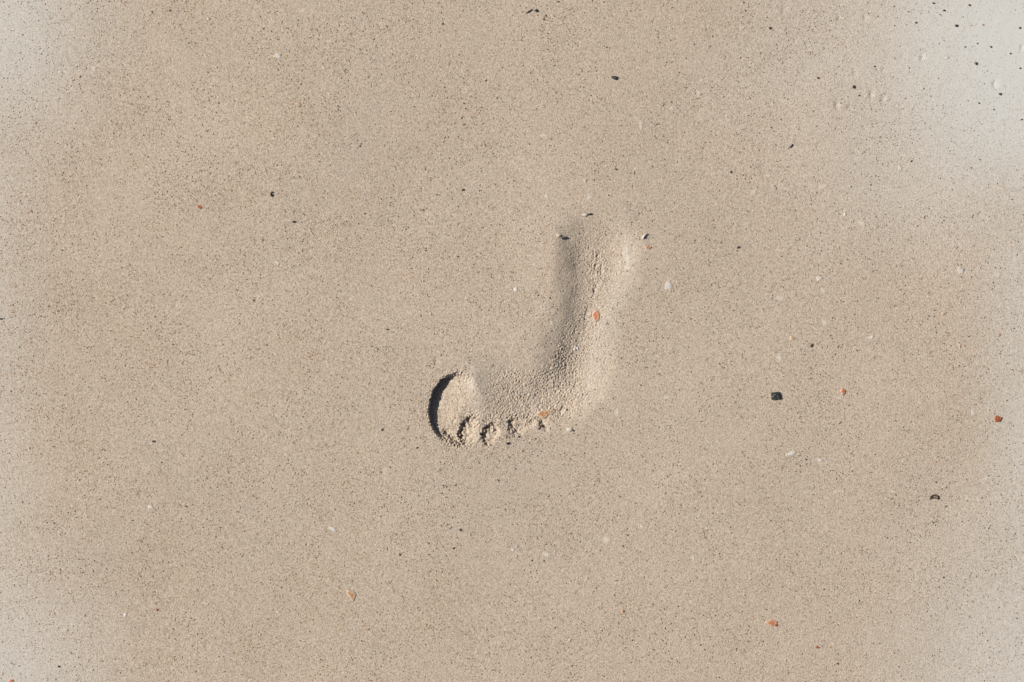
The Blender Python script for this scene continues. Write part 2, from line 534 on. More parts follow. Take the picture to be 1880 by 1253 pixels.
# smooth normals of the whole sheet, shared by the sheet and the footprint so the seam between them is invisible
hx = np.gradient(H, axis=1) / np.gradient(WX, axis=1)
hy = np.gradient(H, axis=0) / np.gradient(WY, axis=0)
nrm = np.stack([-hx, -hy, np.ones_like(hx)], -1)
nrm /= np.linalg.norm(nrm, axis=-1, keepdims=True)
nrm = nrm.reshape(-1, 3)
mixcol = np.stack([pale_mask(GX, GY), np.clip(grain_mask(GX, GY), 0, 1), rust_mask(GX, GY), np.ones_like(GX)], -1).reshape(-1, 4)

FX = .5 * (GX[:-1, :-1] + GX[1:, 1:])
FY = .5 * (GY[:-1, :-1] + GY[1:, 1:])
idx = np.arange(ny * nx).reshape(ny, nx)
quads = np.stack([idx[1:, :-1], idx[1:, 1:], idx[:-1, 1:], idx[:-1, :-1]], -1)
OUTLINE = [(1082, 400), (1112, 402), (1140, 425), (1152, 470), (1142, 525), (1126, 580), (1112, 650), (1098, 715), (1070, 752),
           (1030, 778), (1000, 796), (950, 806), (915, 818), (880, 824), (842, 822), (808, 802), (785, 776), (778, 742), (788, 712), (812, 686),
           (845, 676), (878, 655), (925, 648), (965, 636), (990, 612), (1012, 580), (1024, 540), (1024, 480), (1026, 438), (1050, 408)]
wobx = FX + 3 * perlin(FX / 14, FY / 14, 41)
woby = FY + 3 * perlin(FX / 14, FY / 14, 42)
foot = np.zeros(FX.shape, np.int32)
loc = (FX > 740) & (FX < 1190) & (FY > 370) & (FY < 850)
ins = np.zeros(FX.shape, bool)
ins[loc] = inside(wobx[loc], woby[loc], OUTLINE)
toe_line = 768 - np.clip((FX - 960), 0, 80) * .18 + np.clip(870 - FX, 0, 90) * 0
big_toe = ins & (((FX - 878) + (FY - 740) * .28) < 0) & (FX < 880)
toes = ins & ~big_toe & (FY > toe_line)
ball = ins & ~big_toe & ~toes & (FY > 672 - (FX - 980) * .10)
heel = ins & (FY < 520)
arch = ins & ~(big_toe | toes | ball | heel)
foot[heel] = 1
foot[arch] = 2
foot[ball] = 3
foot[big_toe] = 4
foot[toes & (FX < 892)] = 5
foot[toes & (FX >= 892) & (FX < 932)] = 6
foot[toes & (FX >= 932) & (FX < 985)] = 7
foot[toes & (FX >= 985)] = 8


def sheet(name, sel, parent=None, offset=(0, 0, 0)):
    q = quads[sel]
    used, inv = np.unique(q.ravel(), return_inverse=True)
    me = bpy.data.meshes.new(name)
    me.vertices.add(len(used))
    v = co[used] - np.array(offset)
    me.vertices.foreach_set('co', v.astype(np.float32).ravel())
    nf = len(q)
    me.loops.add(nf * 4)
    me.loops.foreach_set('vertex_index', inv.astype(np.int32).ravel())
    me.polygons.add(nf)
    me.polygons.foreach_set('loop_start', (np.arange(nf) * 4).astype(np.int32))
    me.update(calc_edges=True)
    me.validate()
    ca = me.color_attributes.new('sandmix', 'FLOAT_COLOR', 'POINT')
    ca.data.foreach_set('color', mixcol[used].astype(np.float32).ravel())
    me.polygons.foreach_set('use_smooth', np.ones(nf, bool))
    me.normals_split_custom_set_from_vertices(nrm[used].astype(np.float32))
    me.materials.append(SAND)
    o = bpy.data.objects.new(name, me)
    COL.objects.link(o)
    if parent:
        o.parent = parent
    return o


sand = sheet('sand', foot == 0)
sand['kind'] = 'structure'


def tag(o, label=None, cat=None, group=None, kind=None):
    if label:
        o['label'] = label
    if cat:
        o['category'] = cat
    if group:
        o['group'] = group
    if kind:
        o['kind'] = kind
    return o


fx0, fy0 = P(985, 620)
fp = bpy.data.objects.new('footprint', None)
COL.objects.link(fp)
fp.empty_display_size = .05
tag(fp, 'bare left footprint pressed into the smooth beige sand, deep at the big toe', 'footprint')
PARTS = {1: ('heel_print', 'rounded shallow heel hollow with crumbled right side'), 2: ('arch_print', 'narrow outer arch, shaded along its left side'),
         3: ('ball_print', 'broad rough ball of the foot'), 4: ('big_toe_print', 'deep big toe hollow with a black shadow under its left wall'),
         5: ('toe_print', None), 6: ('toe_print', None), 7: ('toe_print', None), 8: ('toe_print', None)}
for k, (nm, lb) in PARTS.items():
    # the prints keep the sheet's own coordinates so sand texture runs through
    p = sheet(nm, foot == k, fp)
    if lb:
        p['label'] = lb

# ------------------------------------------------------------------ loose grains lying on the skin of the sand (uncountable)
_r = np.random.default_rng(5)


def scatter_grains():
    want = 52000
    n = 235000
    gx = _r.uniform(-80, 1960, n)
    gy = _r.uniform(-80, 1333, n)
    w = np.clip(grain_mask(gx, gy), 0, 1.3) ** 1.3
    keep = _r.random(n) < w * .50
    gx, gy = gx[keep][:want], gy[keep][:want]
    n = len(gx)
    r = (.275 + .38 * _r.random(n) ** 2.6) * MM
    z = height(gx, gy)
    x = (gx - 940) * S
    y = (626.5 - gy) * S
    octo = np.array([(1, 0, 0), (0, 1, 0), (-1, 0, 0), (0, -1, 0), (0, 0, 1), (0, 0, -1)], float)
    tris = np.array([(0, 1, 4), (1, 2, 4), (2, 3, 4), (3, 0, 4), (1, 0, 5), (2, 1, 5), (3, 2, 5), (0, 3, 5)])
    a = _r.uniform(0, 2 * np.pi, n)
    st = _r.uniform(.8, 1.9, n)
    jit = _r.uniform(.6, 1.3, (n, 6, 1))
    v = octo[None] * jit * r[:, None, None]
    v[:, :, 0] *= st[:, None]
    v[:, :, 2] *= .6
    ca, sa = np.cos(a)[:, None], np.sin(a)[:, None]
    vx = v[:, :, 0] * ca - v[:, :, 1] * sa + x[:, None]
    vy = v[:, :, 0] * sa + v[:, :, 1] * ca + y[:, None]
    vz = v[:, :, 2] + z[:, None] + r[:, None] * .12
    vv = np.stack([vx, vy, vz], -1).reshape(-1, 3)
    ff = (tris[None] + (np.arange(n) * 6)[:, None, None]).reshape(-1, 3)
    me = bpy.data.meshes.new('sand_grains')
    me.vertices.add(len(vv))
    me.vertices.foreach_set('co', vv.astype(np.float32).ravel())
    me.loops.add(len(ff) * 3)
    me.loops.foreach_set('vertex_index', ff.astype(np.int32).ravel())
    me.polygons.add(len(ff))
    me.polygons.foreach_set('loop_start', (np.arange(len(ff)) * 3).astype(np.int32))
    me.update(calc_edges=True)
    pal = np.array([(.07, .048, .029), (.13, .09, .052), (.015, .014, .013), (.29, .155, .06), (.20, .145, .085), (.28, .10, .035)])
    rust = rust_mask(gx, gy)
    u = _r.random(n)
    ci = np.where(u < .34, 0, np.where(u < .60, 1, np.where(u < .72, 2, 4)))
    ci = np.where(_r.random(n) < .08 + rust * .62 + .30 * sstep(900, 300, gx), np.where(_r.random(n) < .85, 3, 5), ci)
    col = pal[ci] * _r.uniform(.7, 1.25, (n, 1))
    col = np.repeat(np.concatenate([col, np.ones((n, 1))], 1), 6, axis=0)
    cat = me.color_attributes.new('tint', 'FLOAT_COLOR', 'POINT')
    cat.data.foreach_set('color', col.astype(np.float32).ravel())
    me.materials.append(grain_attr_material())
    o = bpy.data.objects.new('sand_grains', me)
    COL.objects.link(o)
    tag(o, 'dark brown and rusty loose grains sprinkled all over the beige sand', 'grains', kind='stuff')


scatter_grains()


# ------------------------------------------------------------------ single fragments
def finish(name, bm, mat, px, py, sink, label, cat, group=None, smooth=False, rot=0):
    me = bpy.data.meshes.new(name)
    # 'edge': 0 at the rim of the piece, 1 in its middle, for sand lapping over the rim
    R = max(math.hypot(v.co.x, v.co.y) for v in bm.verts) or 1
    zs = [v.co.z for v in bm.verts]
    z1 = max(zs)
    bm.to_mesh(me)
    bm.free()
    e = me.attributes.new('edge', 'FLOAT', 'POINT')
    ev = [max(0, min(1, v.co.z / z1 * 1.25)) if z1 > 0 else 1 for v in me.vertices]
    e.data.foreach_set('value', ev)
    if smooth:
        me.polygons.foreach_set('use_smooth', [True] * len(me.polygons))
    me.materials.append(mat)
    o = bpy.data.objects.new(name, me)
    COL.objects.link(o)
    x, y = P(px, py)
    o.location = (x, y, hz(px, py) - sink)
    o.rotation_euler.z = rot
    tag(o, label, cat, group)
    return o


def stone(px, py, w, h, t, mat, label, name='pebble', cat='pebble', rot=0., seed=None, group=None, pts=16, box=False, sink=.25):
    """angular grain: w, h in photo px across, t mm tall above the sand"""
    rnd = random.Random(seed if seed is not None else int(px * 31 + py * 17))
    bm = bmesh.new()
    a, b, c = w * .5 * S, h * .5 * S, t * MM
    for i in range(pts):
        if box:
            v = Vector([rnd.choice((-1, 1)) * rnd.uniform(.72, 1.0) for _ in range(3)])
        else:
            v = Vector((rnd.gauss(0, 1), rnd.gauss(0, 1), rnd.gauss(0, .8))).normalized() * rnd.uniform(.8, 1.08)
        bm.verts.new((v.x * a, v.y * b, v.z * c * .7 + c * .3))
    r = bmesh.ops.convex_hull(bm, input=list(bm.verts))
    loose = [v for v in bm.verts if not v.link_faces]
    bmesh.ops.delete(bm, geom=loose, context='VERTS')
    bmesh.ops.recalc_face_normals(bm, faces=list(bm.faces))
    if w > 9:
        bmesh.ops.bevel(bm, geom=list(bm.edges), offset=a * .12, segments=1, affect='EDGES', clamp_overlap=True)
    return finish(name, bm, mat, px, py, 0, label, cat, group, rot=rot)


def flake(px, py, w, h, t, mat, label, name='shell_fragment', cat='shell fragment', rot=0., seed=None, group=None, lump=.25, ring=0.):
    """low irregular domed flake lying in the sand; its rim dips under the surface"""
    rnd = random.Random(seed if seed is not None else int(px * 13 + py * 7))
    bm = bmesh.new()
    K, Rr = 18, 5
    a, b = w * .5 * S, h * .5 * S
    ph = [rnd.uniform(0, 6.28) for _ in range(4)]
    out = [1 + lump * (.5 * math.sin(2 * k / K * 6.283 + ph[0]) + .35 * math.sin(3 * k / K * 6.283 + ph[1]) + .3 * math.sin(5 * k / K * 6.283 + ph[2]))
           + rnd.uniform(-.08, .08) for k in range(K)]
    x0, y0 = P(px, py)
    z0 = hz(px, py)
    ca, sa = math.cos(rot), math.sin(rot)
    top = bm.verts.new((0, 0, t * MM * (1 - ring)))
    rings = []
    for j in range(1, Rr + 1):
        f = j / Rr
        row = []
        for k in range(K):
            th = 6.28318 * k / K
            x = a * f * out[k] * math.cos(th)
            y = b * f * out[k] * math.sin(th)
            gx = px + (x * ca - y * sa) / S
            gy = py - (x * sa + y * ca) / S
            dome = (1 - f ** 2.2) * (1 - ring) + ring * math.exp(-((f - .68) / .2) ** 2)
            z = (hz(gx, gy) - z0) + t * MM * dome - .00025 * (f > .99) + rnd.uniform(-.05, .05) * t * MM * (f < .9)
            row.append(bm.verts.new((x, y, z)))
        rings.append(row)
    low = [bm.verts.new((v.co.x * .9, v.co.y * .9, v.co.z - .001)) for v in rings[-1]]
    for k in range(K):
        k2 = (k + 1) % K
        bm.faces.new((top, rings[0][k], rings[0][k2]))
        for j in range(Rr - 1):
            bm.faces.new((rings[j][k], rings[j + 1][k], rings[j + 1][k2], rings[j][k2]))
        bm.faces.new((rings[-1][k], low[k], low[k2], rings[-1][k2]))
    bm.faces.new(low[::-1])
    me = bpy.data.meshes.new(name)
    bm.verts.index_update()
    vals = [1.0] * len(bm.verts)
    for j, row in enumerate(rings):
        for v in row:
            vals[v.index] = 1 - ((j + 1) / Rr) ** 1.5
    for v in low:
        vals[v.index] = 0
    bm.to_mesh(me)
    bm.free()
    e = me.attributes.new('edge', 'FLOAT', 'POINT')
    e.data.foreach_set('value', vals)
    me.polygons.foreach_set('use_smooth', [True] * len(me.polygons))
    me.materials.append(mat)
    o = bpy.data.objects.new(name, me)
    COL.objects.link(o)
    o.location = (x0, y0, z0)
    o.rotation_euler.z = rot
    return tag(o, label, cat, group)


def rod(pts, rad, mat, label, name='twig', cat='twig', lift=.5):
    """bent tapering twig through photo points [(px, py)], rad in px"""
    bm = bmesh.new()
    cx = sum(p[0] for p in pts) / len(pts)
    cy = sum(p[1] for p in pts) / len(pts)
    x0, y0 = P(cx, cy)
    z0 = hz(cx, cy)
    rows = []
    n = len(pts)
    K = 7
    for i, (px, py) in enumerate(pts):
        q0 = pts[max(0, i - 1)]
        q1 = pts[min(n - 1, i + 1)]
        d = Vector((q1[0] - q0[0], -(q1[1] - q0[1]), 0)).normalized()
        side = Vector((-d.y, d.x, 0))
        x, y = P(px, py)
        r = rad * S * (.45 + .55 * math.sin(math.pi * (i + .6) / (n + .2))) * (1 + .15 * math.sin(i * 2.3))
        c = Vector((x - x0, y - y0, hz(px, py) - z0 + r * lift))
        rows.append([bm.verts.new(c + side * (r * math.cos(6.283 * k / K)) + Vector((0, 0, r * math.sin(6.283 * k / K)))) for k in range(K)])
    for i in range(n - 1):
        for k in range(K):
            bm.faces.new((rows[i][k], rows[i][(k + 1) % K], rows[i + 1][(k + 1) % K], rows[i + 1][k]))
    bm.faces.new(rows[0][::-1])
    bm.faces.new(rows[-1])
    bmesh.ops.recalc_face_normals(bm, faces=list(bm.faces))
    me = bpy.data.meshes.new(name)
    bm.to_mesh(me)
    bm.free()
    e = me.attributes.new('edge', 'FLOAT', 'POINT')
    e.data.foreach_set('value', [.8] * len(me.vertices))
    me.polygons.foreach_set('use_smooth', [True] * len(me.polygons))
    me.materials.append(mat)
    o = bpy.data.objects.new(name, me)
    COL.objects.link(o)
    o.location = (x0, y0, z0)
    return tag(o, label, cat)


G_BLACK = 'small black grains scattered on the sand'
G_PALE = 'black specks on the pale sand at the upper right'
G_WHITE = 'pale shell bits half buried in the sand'
G_RUST = 'orange and rust-red grit on the sand'

# larger dark pieces
stone(1423, 727, 18, 14, 2.4, M_COAL, 'largest charcoal-black squarish stone, right of the footprint', pts=20, seed=14, rot=.1, box=True)
stone(1128, 143, 15, 9, 1.4, M_BLACK, 'black pointed pebble on open sand above the heel', pts=14, seed=8, rot=-.2)
stone(985, 20, 9, 7, 1.6, M_BLACK, 'black three-cornered pebble at the top edge beside a slanted twig', pts=9, seed=2)
rod([(966, 25), (970, 22.5), (974, 20), (977, 18.5)], 1.5, M_TWIG, 'thin slanted brown splinter touching the top-edge black pebble')
stone(998, 36, 5, 5, .9, M_BROWN, 'tiny dark round pebble just below the top-edge twig')
stone(1002, 29, 4, 6, .7, M_BROWN, 'tiny slanted dark grain right of the top-edge black pebble', rot=.6)
flake(1015, 29, 7, 7, .5, M_FAINT, 'round dusty orange grain at the top edge', 'grit', 'grit', ring=.4)
stone(1131, 311, 7, 5.5, 1.0, M_BROWN, 'dark heart-shaped pebble in the sand above the heel', pts=10)
stone(1343, 316, 8, 5, 1.0, M_BLACK, 'small black pebble with a tail, up and right of the heel', pts=9)
rod([(1449, 270.5), (1451.5, 270), (1453.5, 268.5), (1454.5, 266), (1454, 265)], 1.6, M_TWIG, 'tiny hooked black twig below the upper right pits')
stone(1356, 454, 9, 5.5, 1.1, M_BLACK, 'black slanted pebble right of the heel', rot=.5)
stone(1673, 296, 6, 4.5, 1.0, M_BLACK, 'black oval pebble alone in the pale sand at right')
rod([(503, 353.5), (499.5, 353), (497.5, 356), (498, 360), (501, 361.5)], 1.5, M_TWIG, 'dark C-shaped bit of twig on the upper left sand')
stone(501, 359, 5, 5, .7, M_BLACK, 'small black pebble inside the C-shaped twig')
stone(540, 408, 9, 5, 1.0, M_BLACK, 'black flat pebble below the C-shaped twig at upper left')
stone(766, 823, 6.5, 4, .9, M_BLACK, 'small black pebble down and left of the big toe', rot=.6)
stone(702, 789, 6, 4.5, .9, M_BLACK, 'black pebble left of the big toe print', rot=.8)
stone(711, 605, 7.5, 3.6, .9, M_BLACK, 'narrow black pebble left of the arch of the footprint')
stone(283, 811, 7.5, 4.5, .9, M_BLACK, 'black pebble far left, level with the toes')
stone(342, 930, 6, 4, .8, M_BLACK, 'small black oval grain on the lower left sand')
stone(845, 973, 6, 5.5, 1.0, M_BLACK, 'round black pebble below the toes', pts=20)
stone(734, 1019, 5, 4.5, .8, M_BLACK, 'black grain lower down, left of the round black pebble')
stone(833, 1007, 6, 5, .6, M_BROWN, 'grey brown pebble under the round black pebble')
stone(933, 814, 8, 6, 1.3, M_BLACK, 'black pebble at the tips of the middle toes', rot=.4)
stone(917, 804, 4, 3, .8, M_BLACK, 'tiny black grain at the third toe tip')
stone(1040, 753, 7, 4.5, 1.2, M_BLACK, 'blue-black pebble at the little toe edge of the footprint')
flake(1034, 758, 11, 6, .7, M_CHALK, 'pale chip beside the blue-black pebble at the little toe')
flake(1046, 789, 13, 11, 1.1, M_CHALK, 'pale domed pebble casting a small shadow below the little toe', 'pebble', 'pebble', lump=.15)
stone(1053, 791, 4, 5, 1.0, M_BROWN, 'dark stand-in for the shaded side of the pale domed pebble below the little toe')  # dark piece added for the shaded right side of the pebble
stone(952, 802, 6, 4, 1.2, M_BROWN, 'dark crumb beneath the fourth toe', rot=.7)
stone(983, 806, 4, 3, .8, M_BROWN, 'small dark crumb right of the toes', rot=.6)
stone(994, 783, 6, 8, 1.3, M_BROWN, 'dark crumb under the orange crust', rot=-.4)
flake(1075, 395, 12, 8, 1.4, M_CHALK, 'white pebble with a black shadow at the top of the heel', 'pebble', 'pebble', lump=.15)
stone(1083, 393, 10, 8, 2.2, M_BLACK, 'jagged black stand-in for the shadow of the white pebble at the heel top', pts=7, seed=5)  # black piece stands in for the white pebble's cast shadow
flake(1026, 433, 12, 8, 1.2, M_CHALK, 'whitish pebble on the left rim of the heel', 'pebble', 'pebble', lump=.15)
stone(1035, 437, 12, 6, 2.0, M_BLACK, 'slanted black stand-in for the shadow of the whitish pebble on the left rim of the heel', rot=.55)  # shadow of the whitish pebble, made as a black solid
rod([(1180, 439), (1181.5, 435), (1184, 432), (1188, 430.5)], 2.0, M_WHITE, 'tiny curled white shell splinter right of the heel', 'shell_fragment', 'shell fragment', lift=.9)
stone(1480, 844, 4, 3.5, .7, M_BLACK, 'black speck between the two white shell bits at right')
stone(1714, 960, 4, 3.5, .7, M_BLACK, 'black speck below the arched dark twig at right')
rod([(1708, 917), (1709, 912), (1713, 910), (1718, 910), (1722, 912), (1724, 917)], 1.9, M_TWIG, 'arched dark twig bent like an eyebrow at lower right')
rod([(1709, 916.5), (1713, 914.5), (1718, 914.5), (1723, 917)], 1.3, M_TWIG, 'thin dark splinter under the arched twig at lower right')
stone(1732, 1060, 4, 4, .8, M_BLACK, 'round black grain on the lower right sand')
stone(1629, 988, 4, 3, .7, M_BLACK, 'black speck left of and below the arched twig')
stone(1538, 1219, 4, 4, .8, M_BLACK, 'black grain near the bottom edge at right')
stone(108, 1224, 5.5, 5, .9, M_BLACK, 'round black grain in the bottom left corner')
stone(2, 586, 7, 5, 1.0, M_BLACK, 'black pebble cut by the left edge of the picture')
stone(813, 44, 5.5, 4.5, .9, M_BLACK, 'black grain near the top edge left of the middle')
stone(851, 349, 8, 4.5, .9, M_BLACK, 'black flat grain between the C-shaped twig and the heel', rot=.3)
stone(802, 358, 3.5, 3, .7, M_BLACK, 'black speck left of the flat grain above the footprint')
stone(841, 471, 6, 3, .7, M_BROWN, 'narrow dark brown grain left of the heel')
stone(1144, 1003, 6, 4, .8, M_BROWN, 'dark speck with rusty crumbs below the footprint')
stone(999, 1030, 4, 3, .7, M_BLACK, 'right one of two black specks side by side below the footprint')
stone(977, 1030, 4.5, 3, .7, M_BLACK, 'left one of two black specks side by side below the footprint')
stone(661, 269, 6, 5, .7, M_BROWN, 'dark brown grain above and right of the C-shaped twig')
stone(700, 867, 5, 3, .6, M_BROWN, 'tiny brown grain below and left of the toes')
stone(466, 552, 5, 3.5, .8, M_BLACK, 'black speck on the left sand, level with the arch')
stone(589, 1212, 4, 3, .7, M_BLACK, 'black speck low at the bottom edge left of the middle')
stone(1365, 5, 4, 3.5, .7, M_BLACK, 'upper of two black specks at the top edge right of the middle')
stone(1369, 20, 4, 3, .7, M_BLACK, 'lower of two black specks at the top edge right of the middle')
stone(1025, 4, 4.5, 3, .7, M_BLACK, 'black speck on the top edge right of the slanted twig')
stone(852, 190, 5, 2.6, .7, M_BLACK, 'thin black speck high on the sand left of the middle')
stone(893, 148, 4, 4, .7, M_BLACK, 'black speck left of the pointed black pebble')
stone(913, 180, 4, 3, .7, M_BLACK, 'black speck below and left of the pointed black pebble')
stone(852, 229, 5, 3, .7, M_BLACK, 'flat black speck straight above the heel, left side')
stone(670, 393, 3.5, 3.5, .7, M_BLACK, 'black speck midway between the upper left twig and the heel')
stone(1414, 52, 5, 7, 1.1, M_BROWN, 'upright dark chip near the top edge at right', rot=.2)
stone(548, 38, 4, 3.5, .7, M_BROWN, 'brown speck near the top edge left of the middle')
stone(312, 20, 4.5, 4, .8, M_BLACK, 'black speck at the top edge of the left part')
stone(773, 580, 3.5, 3.5, .7, M_BLACK, 'black speck beside an orange grain left of the arch')

# black specks on the pale sand at the upper right
for (px, py, w, h, lb) in [
    (1714, 6, 5.5, 3.5, 'black speck on pale sand, on the top edge left of the rust-dark one'),
    (1641, 12, 3.2, 2.6, 'leftmost tiny black speck near the top of the pale sand'),
    (1668, 22, 3.5, 2.4, 'tiny flat black speck above the slanted one on pale sand'),
    (1682, 42, 5, 4, 'slanted black grain left in the pale upper right sand'),
    (1733.5, 19.5, 5, 4, 'round black grain near the top of the pale sand, above the big oval'),
    (1726, 27.5, 3, 2.4, 'pin-prick black speck left of the round grain on pale sand'),
    (1756, 47.6, 6.5, 4.8, 'big black oval grain near the top of the pale sand'),
    (1872.6, 51.6, 4.5, 4, 'black speck at the right edge, highest of its edge'),
    (1771.7, 86.5, 4, 2.6, 'flat black speck, leftmost of the row of four on pale sand'),
    (1794.5, 80.5, 3.6, 2.6, 'small black speck, second from left in the row on pale sand'),
    (1819, 86.5, 4.8, 4.2, 'round black grain, third from left in the row on pale sand'),
    (1855, 98.6, 5, 3.8, 'oval black grain, rightmost of the row on pale sand'),
    (1791.5, 117.3, 7, 5.8, 'biggest round black grain in the pale upper right sand'),
    (1872.6, 125.7, 4.2, 3.6, 'black speck at the right edge under the row of four'),
    (1836, 173.3, 5.8, 5.4, 'round black grain beside a pit in the far right pale sand'),
    (1796.9, 190, 3.8, 3.6, 'small black speck below the biggest round grain'),
    (1824, 201.8, 3.8, 3, 'flat black speck, lowest of the pale corner cluster'),
    (1875.6, 220, 4, 3, 'faint dark speck at the right edge, lowest of its edge'),
    (1502, 143.5, 5.5, 4.2, 'black grain left of the shallow pits at the upper right'),
    (1567.6, 160, 7, 6.5, 'dark grey pebble between the shallow pits at the upper right'),
    (1577, 175.7, 4.2, 3.4, 'black speck just below the dark grey pebble by the pits'),
    (1605.8, 122.4, 3.4, 3, 'tiny black speck above the shallow pits'),
    (1598.4, 339.6, 3.4, 3.2, 'tiny black speck below and left of the lone black oval'),
]:
    stone(px, py, w, h, .5 + w * .12, M_BLACK, lb, group=G_PALE, pts=22)
stone(1779.8, 9.7, 6, 4.8, 1.0, M_BROWN, 'dark grain with a rust-red side at the top right edge')
stone(1805, 46, 5, 3, .7, M_RUST, 'small rust-brown grain in the pale sand right of the big oval', 'grit', 'grit')
flake(1783, 47, 6, 3.5, .4, M_FAINT, 'faint orange grain in the pale sand beside the rust-brown one', 'grit', 'grit')

# orange and red bits
flake(1095, 580, 16, 22, 1.0, M_ORANGE, 'bright orange shell chip on the right slope of the arch', lump=.12, ring=.55, rot=.05)
flake(1000, 760, 40, 14, .9, M_CRUST, 'ragged orange crust lying along the little toes', 'seaweed_scrap', 'seaweed scrap', lump=.5, ring=.3, rot=.05)
stone(1004, 759, 5, 5, 1.2, M_BROWN, 'dark brown bead on the orange crust by the toes')
stone(366, 380, 13, 10, 1.3, M_ORANGE, 'bright red-orange angular grit on the left sand', 'grit', 'grit', pts=11, seed=4, rot=.4)
stone(1832, 770, 18, 14, 1.6, M_RUST, 'rust-red almond-shaped pebble near the right edge', pts=12, seed=12)
flake(1548, 719, 11, 15, .9, M_ORANGE, 'small orange three-cornered chip right of the charcoal stone', 'grit', 'grit', seed=7, lump=.35)
flake(1455, 621, 13, 8, .6, M_FAINT, 'dusty orange flake up and right of the footprint arch', 'grit', 'grit', rot=-.4, lump=.4)
stone(1490, 635, 6.5, 9, 1.1, M_BROWN, 'dark brown upright pebble beside the dusty orange flake', rot=-.35)
flake(1418, 1144, 25, 13, .9, M_ORANGE, 'orange-red shell sliver at the lower right', rot=-.35, lump=.35, ring=.4)
stone(1425, 1148, 8, 5, 1.2, M_RUST, 'rust-red chip at the end of the lower right orange sliver', 'grit', 'grit')
stone(1501, 1189, 9, 4, .9, M_RUST, 'narrow rust-brown splinter near the bottom edge at right', 'grit', 'grit', rot=-.2)
flake(646, 1093, 18, 20, .8, M_CRUST, 'crumbly orange shell patch at the lower left of the middle', lump=.45, ring=.4)
flake(1190, 455, 12, 7, .9, M_ORANGE, 'tiny curved orange chip right of the heel', rot=-.2, lump=.35, ring=.5)
flake(791, 577, 6, 7, .6, M_FAINT, 'pinhead orange grain left of the arch', 'grit', 'grit')
flake(1075, 332, 9, 8, .5, M_FAINT, 'faint peach-coloured grain above the heel', 'grit', 'grit')
flake(1732, 576, 11, 8, .6, M_FAINT, 'pale tan flake on the right sand', 'grit', 'grit', rot=.5, lump=.4)
flake(1833, 615, 9, 6, .5, M_FAINT, 'faint brown grit near the right edge', 'grit', 'grit')
flake(1762, 636, 6, 9, .5, M_FAINT, 'faint tan grit below the pale tan flake at right', 'grit', 'grit')
flake(146, 141, 6, 6, .7, M_ORANGE, 'orange-brown grain in the pale upper left sand', 'grit', 'grit')
flake(383, 35, 7, 6, .6, M_FAINT, 'rusty grain near the top edge at left', 'grit', 'grit')
flake(398, 124, 6, 5, .5, M_FAINT, 'faint golden grain at the upper left', 'grit', 'grit')
stone(483, 441, 5, 4, .7, M_RUST, 'rust-red pinhead grain on the left sand by a black speck', 'grit', 'grit')
flake(54, 823, 6, 6, .6, M_FAINT, 'pink-orange grain at the far left, level with the toes', 'grit', 'grit')
stone(288, 1120, 7, 5, 1.0, M_RUST, 'dark red grain at the lower left', 'grit', 'grit')
flake(20, 1251, 15, 7, .7, M_ORANGE, 'orange chip cut off by the bottom edge at left', rot=.1)
flake(583, 1004, 5, 6, .5, M_FAINT, 'small rusty grain above the crumbly orange patch', 'grit', 'grit')
flake(1144, 1122, 8, 6, .7, M_ORANGE, 'small orange-brown speck below the footprint', 'grit', 'grit', lump=.4)
flake(1047, 1175, 9, 5, .6, M_FAINT, 'brownish grit low at the middle of the bottom', 'grit', 'grit')
flake(1165, 924, 8, 5, .6, M_FAINT, 'peach flake below and right of the toes', 'grit', 'grit')
flake(1057, 955, 7, 5, .6, M_FAINT, 'small peach grain below the little toe', 'grit', 'grit')
flake(22, 573, 14, 5, .5, M_FAINT, 'thin orange streak of grit at the left edge', 'grit', 'grit')
flake(906, 1111, 10, 5, .5, M_FAINT, 'faint orange grit streak low in the middle', 'grit', 'grit', rot=-.4)

